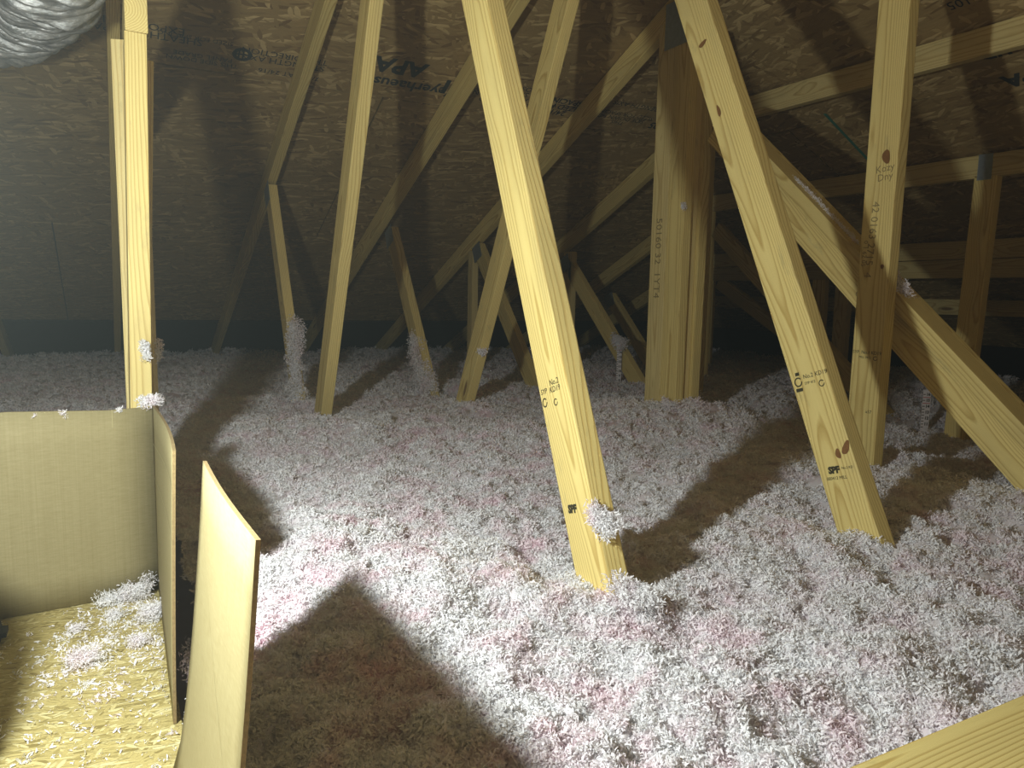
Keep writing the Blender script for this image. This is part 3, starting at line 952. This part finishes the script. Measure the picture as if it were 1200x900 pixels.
# ---------------------------------------------------------------- work lamp just outside the left edge
wl = empty('work_lamp', (-0.24, 0.72, ZP))
tag(wl, 'black work lamp on a small tripod outside the left edge of the platform', 'lamp')
def tube(name, a, b, r0, r1, parent, mat, seg=16):
    bm = bmesh.new()
    a, b = Vector(a), Vector(b)
    bmesh.ops.create_cone(bm, cap_ends=True, segments=seg, radius1=r0, radius2=r1, depth=(b - a).length)
    bmesh.ops.translate(bm, verts=bm.verts, vec=(0, 0, (b - a).length / 2))
    for f in bm.faces: f.smooth = len(f.verts) == 4
    me = bpy.data.meshes.new(name); bm.to_mesh(me); bm.free()
    q = (b - a).to_track_quat('Z', 'Y').to_matrix().to_4x4()
    return add(name, me, mat, parent, Matrix.Translation(a) @ q)
tube('pole', (-0.285, 0.64, 0.34), (-0.285, 0.64, 0.90), 0.008, 0.008, wl, M_black)
tube('reflector', (-0.275, 0.65, 0.90), (-0.236, 0.65, 0.90), 0.030, 0.046, wl, M_black)
for (fx, fy) in ((-0.47, 0.60), (-0.20, 0.48), (-0.24, 0.755)):
    tube('leg', (-0.285, 0.64, 0.36), (fx, fy, ZP + 0.006), 0.006, 0.005, wl, M_black)
# unseen rounded blocker, added and shaped to shade the left of the dam
bm = bmesh.new(); bmesh.ops.create_uvsphere(bm, u_segments=32, v_segments=20, radius=1.0)
for v in bm.verts:
    c = v.co
    f = lambda t, p: math.copysign(abs(t) ** p, t)
    z = f(c.z, 0.5)
    tp = 1.0 - 0.10 * max(0, -z)
    v.co = Vector((f(c.x, 0.50) * 0.17 * tp + 0.006 * mnoise.noise(c * 3), f(c.y, 0.60) * 0.115 * tp, z * 0.212))
for f_ in bm.faces: f_.smooth = True
me = bpy.data.meshes.new('blocker'); bm.to_mesh(me); bm.free()
blocker = empty('shade_blocker', (-0.325, 0.935, ZP))
tag(blocker, 'dark rounded blocker added outside the left edge to shade the cardboard', 'blocker')
add('body', me, M_dark_matte, blocker, T(-0.322, 0.945, ZP + 0.214))
cap = add('plastic_cap', box_mesh(0.05, 0.05, 0.026, 0.009), M_dark_matte, None, T(-0.184, 1.364, ZP + 0.0135))
tag(cap, 'dark rounded cap at the left edge of the platform', 'cap')

# ---------------------------------------------------------------- depth rulers
def ruler(x, y, z0, z1, label, w=0.026, red=True):
    r = empty('depth_ruler', (x, y, z0)); tag(r, label, 'ruler', 'insulation depth rulers')
    add('card', box_mesh(w, 0.001, z1 - z0), M_paper, r, frame((x, y, (z0 + z1) / 2), (0.88, -0.48, 0), (0.48, 0.88, 0)))
    k = 0
    z = z1 - 0.02
    A = Vector((0.88, -0.48, 0)); N_ = Vector((-0.48, -0.88, 0))
    while z > z0 + 0.05:
        mk = M_red if (red and k in (1, 3)) else M_ink
        c = Vector((x, y, z)) + N_ * 0.0009
        add('tick', box_mesh(w * (0.95 if k in (1, 3) else 0.3), 0.0004, 0.003), mk, r, frame(c - (A * w * 0.33 if k not in (1, 3) else A * 0), A, (0.48, 0.88, 0)))
        if k % 2 == 0:
            text(r, str(16 - k // 2), c + A * w * 0.16 + N_ * 0.0003, A, (0, 0, 1), 0.017, M_ink, 'numeral', bold=0.0008)
        z -= 0.0127; k += 1
    return r
ruler(2.44, 3.262, 0.20, 0.575, 'white paper ruler with fluff on top, in front of a leaning web at centre', red=True)
ruler(3.04, 1.90, 0.22, 0.440, 'white card ruler half hidden beneath the long diagonal brace at right', w=0.034)

# ---------------------------------------------------------------- blown insulation
def hfun(X, Y):
    h = np.full(X.shape, 0.345)
    def g(cx, cy, s, a, s2=None):
        return a * np.exp(-((X - cx) / s) ** 2 - ((Y - cy) / (s2 or s)) ** 2)
    h += g(1.85, 2.15, 0.35, 0.075) + g(1.3, 2.0, 0.5, 0.02) + g(0.62, 2.55, 0.3, 0.02)
    h += g(3.1, 1.6, 0.55, -0.10) + g(2.45, 1.3, 0.3, -0.03)
    h += g(0.66, 0.84, 0.09, 0.022) + g(1.27, 0.86, 0.10, 0.012) + g(0.30, 1.15, 0.22, 0.03) + g(0.15, 1.9, 0.25, 0.03)
    return h
def fbm(X, Y, sc, octv, seed):
    out = np.zeros(X.shape); amp = 1.0; rs = np.random.RandomState(seed)
    for o in range(octv):
        n = 256; gr = rs.rand(n, n)
        u = (X * sc + 50) % n; v = (Y * sc + 50) % n
        i, j = u.astype(int) % n, v.astype(int) % n
        fu, fv = u - np.floor(u), v - np.floor(v)
        fu = fu * fu * (3 - 2 * fu); fv = fv * fv * (3 - 2 * fv)
        a = gr[i, j] * (1 - fu) + gr[(i + 1) % n, j] * fu
        b = gr[i, (j + 1) % n] * (1 - fu) + gr[(i + 1) % n, (j + 1) % n] * fu
        out += amp * ((a * (1 - fv) + b * fv) - 0.5)
        amp *= 0.55; sc *= 2.07
    return out
def full_h(X, Y):
    return hfun(X, Y) + 0.045 * fbm(X, Y, 3.0, 2, 5) + 0.034 * fbm(X, Y, 17.0, 3, 8)

def wool_patch(x0, x1, y0, y1, step):
    xs = np.arange(x0, x1 + 1e-6, step); ys = np.arange(y0, y1 + 1e-6, step)
    X, Y = np.meshgrid(xs, ys, indexing='ij')
    Z = full_h(X, Y) + 0.012 * fbm(X, Y, 60.0, 2, 21) - 0.004
    V = np.stack([X, Y, Z], -1).reshape(-1, 3)
    nx, ny = len(xs), len(ys)
    idx = np.arange(nx * ny).reshape(nx, ny)
    F = np.stack([idx[:-1, :-1], idx[1:, :-1], idx[1:, 1:], idx[:-1, 1:]], -1).reshape(-1, 4)
    return V, F
parts = [(0.10, 2.3, 0.15, 1.62, 0.012), (0.10, 2.3, 1.60, 3.34, 0.02), (2.27, 4.9, 0.15, 3.34, 0.025), (-1.5, 0.12, 1.49, 3.34, 0.02), (-1.7, 4.9, 3.28, 5.75, 0.035)]
Vs, Fs, o_ = [], [], 0
for p in parts:
    V, F = wool_patch(*p); Vs.append(V); Fs.append(F + o_); o_ += len(V)
V = np.concatenate(Vs); F = np.concatenate(Fs)
wool_me = np_mesh('blown_insulation', V, F)
wool_me.polygons.foreach_set('use_smooth', np.ones(len(F), bool))
dist = np.sqrt(V[:, 0] ** 2 + V[:, 1] ** 2 + (V[:, 2] - 0.8) ** 2)
dens = 17000.0 / np.maximum(dist, 0.85) ** 1.85
# nothing outside the view wedge needs as many flakes
az = np.arctan2(V[:, 0], V[:, 1]) - CAM_AZ
dens = np.where(np.abs(az) < math.radians(44), dens, dens * 0.15)
at = wool_me.attributes.new('dens', 'FLOAT', 'POINT'); at.data.foreach_set('value', dens.astype(np.float32))
scl = np.clip(0.72 + 0.30 * dist, 0.9, 2.6)
at = wool_me.attributes.new('flake_size', 'FLOAT', 'POINT'); at.data.foreach_set('value', scl.astype(np.float32))
wool = add('blown_insulation', wool_me, M_woolbase)
tag(wool, 'white and pinkish blown fibre insulation filling the attic floor', 'insulation', None, 'stuff')

flake_col = bpy.data.collections.new('flakes')
for k in range(7):
    n = 30
    c = unit(n) * nrng.uniform(0.0005, 0.007, (n, 1)); c[:, 2] = np.abs(c[:, 2]) * 0.9
    d = unit(n) + np.array([[0, 0, 0.35]]); d /= np.linalg.norm(d, axis=1, keepdims=True)
    Vk, Fk = ribbons(c, d, nrng.uniform(0.0025, 0.0075, (n, 1)), nrng.uniform(0.0010, 0.0030, (n, 1)), 1.1)
    mk = np_mesh('flake_cluster', Vk, Fk); mk.materials.append(M_wool)
    mk.polygons.foreach_set('use_smooth', np.ones(len(Fk), bool))
    flake_col.objects.link(bpy.data.objects.new('flake_cluster', mk))

ng = bpy.data.node_groups.new('scatter_flakes', 'GeometryNodeTree')
ng.interface.new_socket('Geometry', in_out='INPUT', socket_type='NodeSocketGeometry')
ng.interface.new_socket('Geometry', in_out='OUTPUT', socket_type='NodeSocketGeometry')
gi, go = ng.nodes.new('NodeGroupInput'), ng.nodes.new('NodeGroupOutput')
dp = ng.nodes.new('GeometryNodeDistributePointsOnFaces'); dp.distribute_method = 'RANDOM'
na = ng.nodes.new('GeometryNodeInputNamedAttribute'); na.data_type = 'FLOAT'; na.inputs['Name'].default_value = 'dens'
ns = ng.nodes.new('GeometryNodeInputNamedAttribute'); ns.data_type = 'FLOAT'; ns.inputs['Name'].default_value = 'flake_size'
ip = ng.nodes.new('GeometryNodeInstanceOnPoints')
ci = ng.nodes.new('GeometryNodeCollectionInfo'); ci.inputs['Collection'].default_value = flake_col
ci.inputs['Separate Children'].default_value = True; ci.inputs['Reset Children'].default_value = True
rv = ng.nodes.new('FunctionNodeRandomValue'); rv.data_type = 'FLOAT_VECTOR'
rv.inputs[0].default_value = (-0.5, -0.5, 0); rv.inputs[1].default_value = (0.5, 0.5, 6.283)
rs_ = ng.nodes.new('FunctionNodeRandomValue'); rs_.data_type = 'FLOAT'
rs_.inputs[2].default_value = 0.65; rs_.inputs[3].default_value = 1.45; rs_.inputs['Seed'].default_value = 4
ml = ng.nodes.new('ShaderNodeMath'); ml.operation = 'MULTIPLY'
jg = ng.nodes.new('GeometryNodeJoinGeometry')
L_ = ng.links.new
L_(gi.outputs[0], dp.inputs['Mesh']); L_(na.outputs['Attribute'], dp.inputs['Density'])
L_(dp.outputs['Points'], ip.inputs['Points']); L_(ci.outputs[0], ip.inputs['Instance'])
ip.inputs['Pick Instance'].default_value = True
L_(rv.outputs[0], ip.inputs['Rotation'])
L_(ns.outputs['Attribute'], ml.inputs[0]); L_(rs_.outputs[1], ml.inputs[1]); L_(ml.outputs[0], ip.inputs['Scale'])
L_(ip.outputs[0], jg.inputs[0]); L_(gi.outputs[0], jg.inputs[0]); L_(jg.outputs[0], go.inputs[0])
md = wool.modifiers.new('scatter', 'NODES'); md.node_group = ng

# ---------------------------------------------------------------- fluff caught on things
def cl(*p): return p
tuft([(0.640, 0.903, 0.477), (0.655, 0.878, 0.457)], 0.020, 900, 'ball of white fluff stuck on the centre web above its foot', flake=0.012)
tuft([(0.640, 0.832, 0.380), (0.670, 0.800, 0.372)], 0.031, 1100, 'heaped fluff at the foot of the leaning centre web', flake=0.012)
tuft([(0.655, 3.030, 0.68), (0.650, 3.00, 0.56), (0.648, 2.975, 0.44), (0.645, 2.95, 0.36)], 0.036, 2600, 'fluff coating the slender web left of the tall narrow post', flake=0.016)
tuft([(1.252, 3.25, 0.60), (1.248, 3.18, 0.50), (1.245, 3.09, 0.42), (1.245, 3.05, 0.37)], 0.042, 2800, 'fluff coating the slanting web behind the tall narrow post', flake=0.016)
tuft([(2.435, 3.30, 0.585), (2.455, 3.25, 0.54)], 0.036, 1000, 'clump of fluff on top of the centre paper ruler', flake=0.016)
tuft([(1.880, 1.255, 0.830), (1.880, 1.285, 0.855), (1.885, 1.325, 0.890)], 0.022, 1000, 'clump of fluff resting on the diagonal brace beside the forward post', flake=0.013)
tuft([(1.885, 1.42, 0.967), (1.885, 1.50, 1.039), (1.885, 1.66, 1.181)], 0.009, 800, 'thin line of fibre dust on the diagonal brace behind the knotty web', flake=0.010)
tuft([(1.25, 2.56, 0.585), (1.27, 2.55, 0.585)], 0.016, 130, 'small wisp on the leaning web just left of the centre web', flake=0.018)
tuft([(1.83, 2.10, 1.14), (1.835, 2.105, 1.12)], 0.010, 90, 'tiny wisp high on the handwritten centre post', flake=0.014)
tuft([(1.78, 2.10, 0.425), (1.80, 2.06, 0.41)], 0.025, 500, 'loose fluff at the foot of the handwritten centre post', flake=0.014)
tuft([(0.056, 1.565, 0.70), (0.062, 1.560, 0.685), (0.062, 1.563, 0.668)], 0.009, 260, 'crumb of fluff on the bright post above the dam', flake=0.009)
tuft([(0.084, 1.70, 0.69), (0.084, 1.70, 0.655)], 0.014, 260, 'fluff on the shaded right side of the bright post', flake=0.010)
tuft([(0.050, 1.487, 0.595), (0.075, 1.487, 0.598)], 0.013, 420, 'fluff lying on the top corner of the cardboard dam', flake=0.010)
tuft([(0.086, 1.08, 0.30), (0.090, 0.98, 0.28), (0.088, 0.90, 0.27)], 0.018, 900, 'fluff in the slot between the dam and the standing sheet', flake=0.011)
# loose clumps on the platform
clumps = [((-0.052, 1.215, 0.247), 0.022, 700, 'largest white clump on the strand board platform'),
          ((0.022, 1.250, 0.246), 0.012, 320, 'long thin clump right of the largest one on the platform'),
          ((-0.065, 1.345, 0.246), 0.010, 160, 'small clump near the middle of the platform behind the largest'),
          ((-0.010, 1.375, 0.246), 0.011, 200, 'clump in the middle of the platform near its back wall'),
          ((0.045, 1.340, 0.250), 0.020, 520, 'clump against the right wall of the platform, mid way')]
for c, r, n, lab in clumps:
    x, y, z = c
    tuft([(x - r * 0.8, y - r * 0.2, z + r * 0.3), (x + r, y + r * 0.3, z + r * 0.3)], r, n, lab, flake=0.009, lump=0.6)
tuft([(-0.03, 1.440, 0.249), (0.015, 1.448, 0.252), (0.045, 1.452, 0.262)], 0.020, 1300, 'drift of fluff in the back corner of the platform', flake=0.009, lump=0.6)
for bx_, rr, nn, lab in ((-0.075, 0.0065, 60, 'largest fluff crumb on the top edge of the cardboard back panel'),
                     (-0.115, 0.004, 24, 'leftmost tiny crumb on the top edge of the cardboard back panel'),
                     (0.010, 0.0045, 30, 'tiny crumb on the dam edge right at the foot of the bright post')):
    by_ = 1.366 + 0.115 * (bx_ + 0.95) / 1.016
    tuft([(bx_, by_, 0.584), (bx_ + 0.003, by_, 0.585)], rr, nn, lab, flake=0.009)
# countless crumbs over the platform
n = 1000
cx = -0.20 + 0.26 * nrng.beta(2.2, 1.0, n); cy = 0.85 + 0.60 * nrng.beta(2.0, 1.1, n)
hub = nrng.randint(0, 60, n); mv = nrng.rand(n) < 0.6
cx = np.where(mv, cx[hub] + nrng.normal(size=n) * 0.010, cx); cy = np.where(mv, cy[hub] + nrng.normal(size=n) * 0.012, cy)
cx = np.minimum(cx, 0.052); cy = np.minimum(cy, 1.465)
ctr = np.stack([cx, cy, np.full(n, 0.2420)], -1)
rep = 4
ctr = np.repeat(ctr, rep, 0) + nrng.normal(size=(n * rep, 3)) * np.array([0.0022, 0.0022, 0.0004])
ctr[:, 2] = np.abs(ctr[:, 2] - 0.2415) + 0.2415
d = unit(n * rep) * np.array([1, 1, 0.35]); d /= np.linalg.norm(d, axis=1, keepdims=True)
big = np.repeat(nrng.uniform(0.4, 1.5, (n, 1)) ** 1.6, rep, 0)
Vc, Fc = ribbons(ctr, d, nrng.uniform(0.002, 0.006, (n * rep, 1)) * big, nrng.uniform(0.0008, 0.0022, (n * rep, 1)) * big)
keep = None
cr_o = add('fibre_crumbs', np_mesh('crumbs', Vc, Fc), M_wool)
tag(cr_o, 'tiny fibre crumbs scattered over the strand board platform', 'insulation', None, 'stuff')
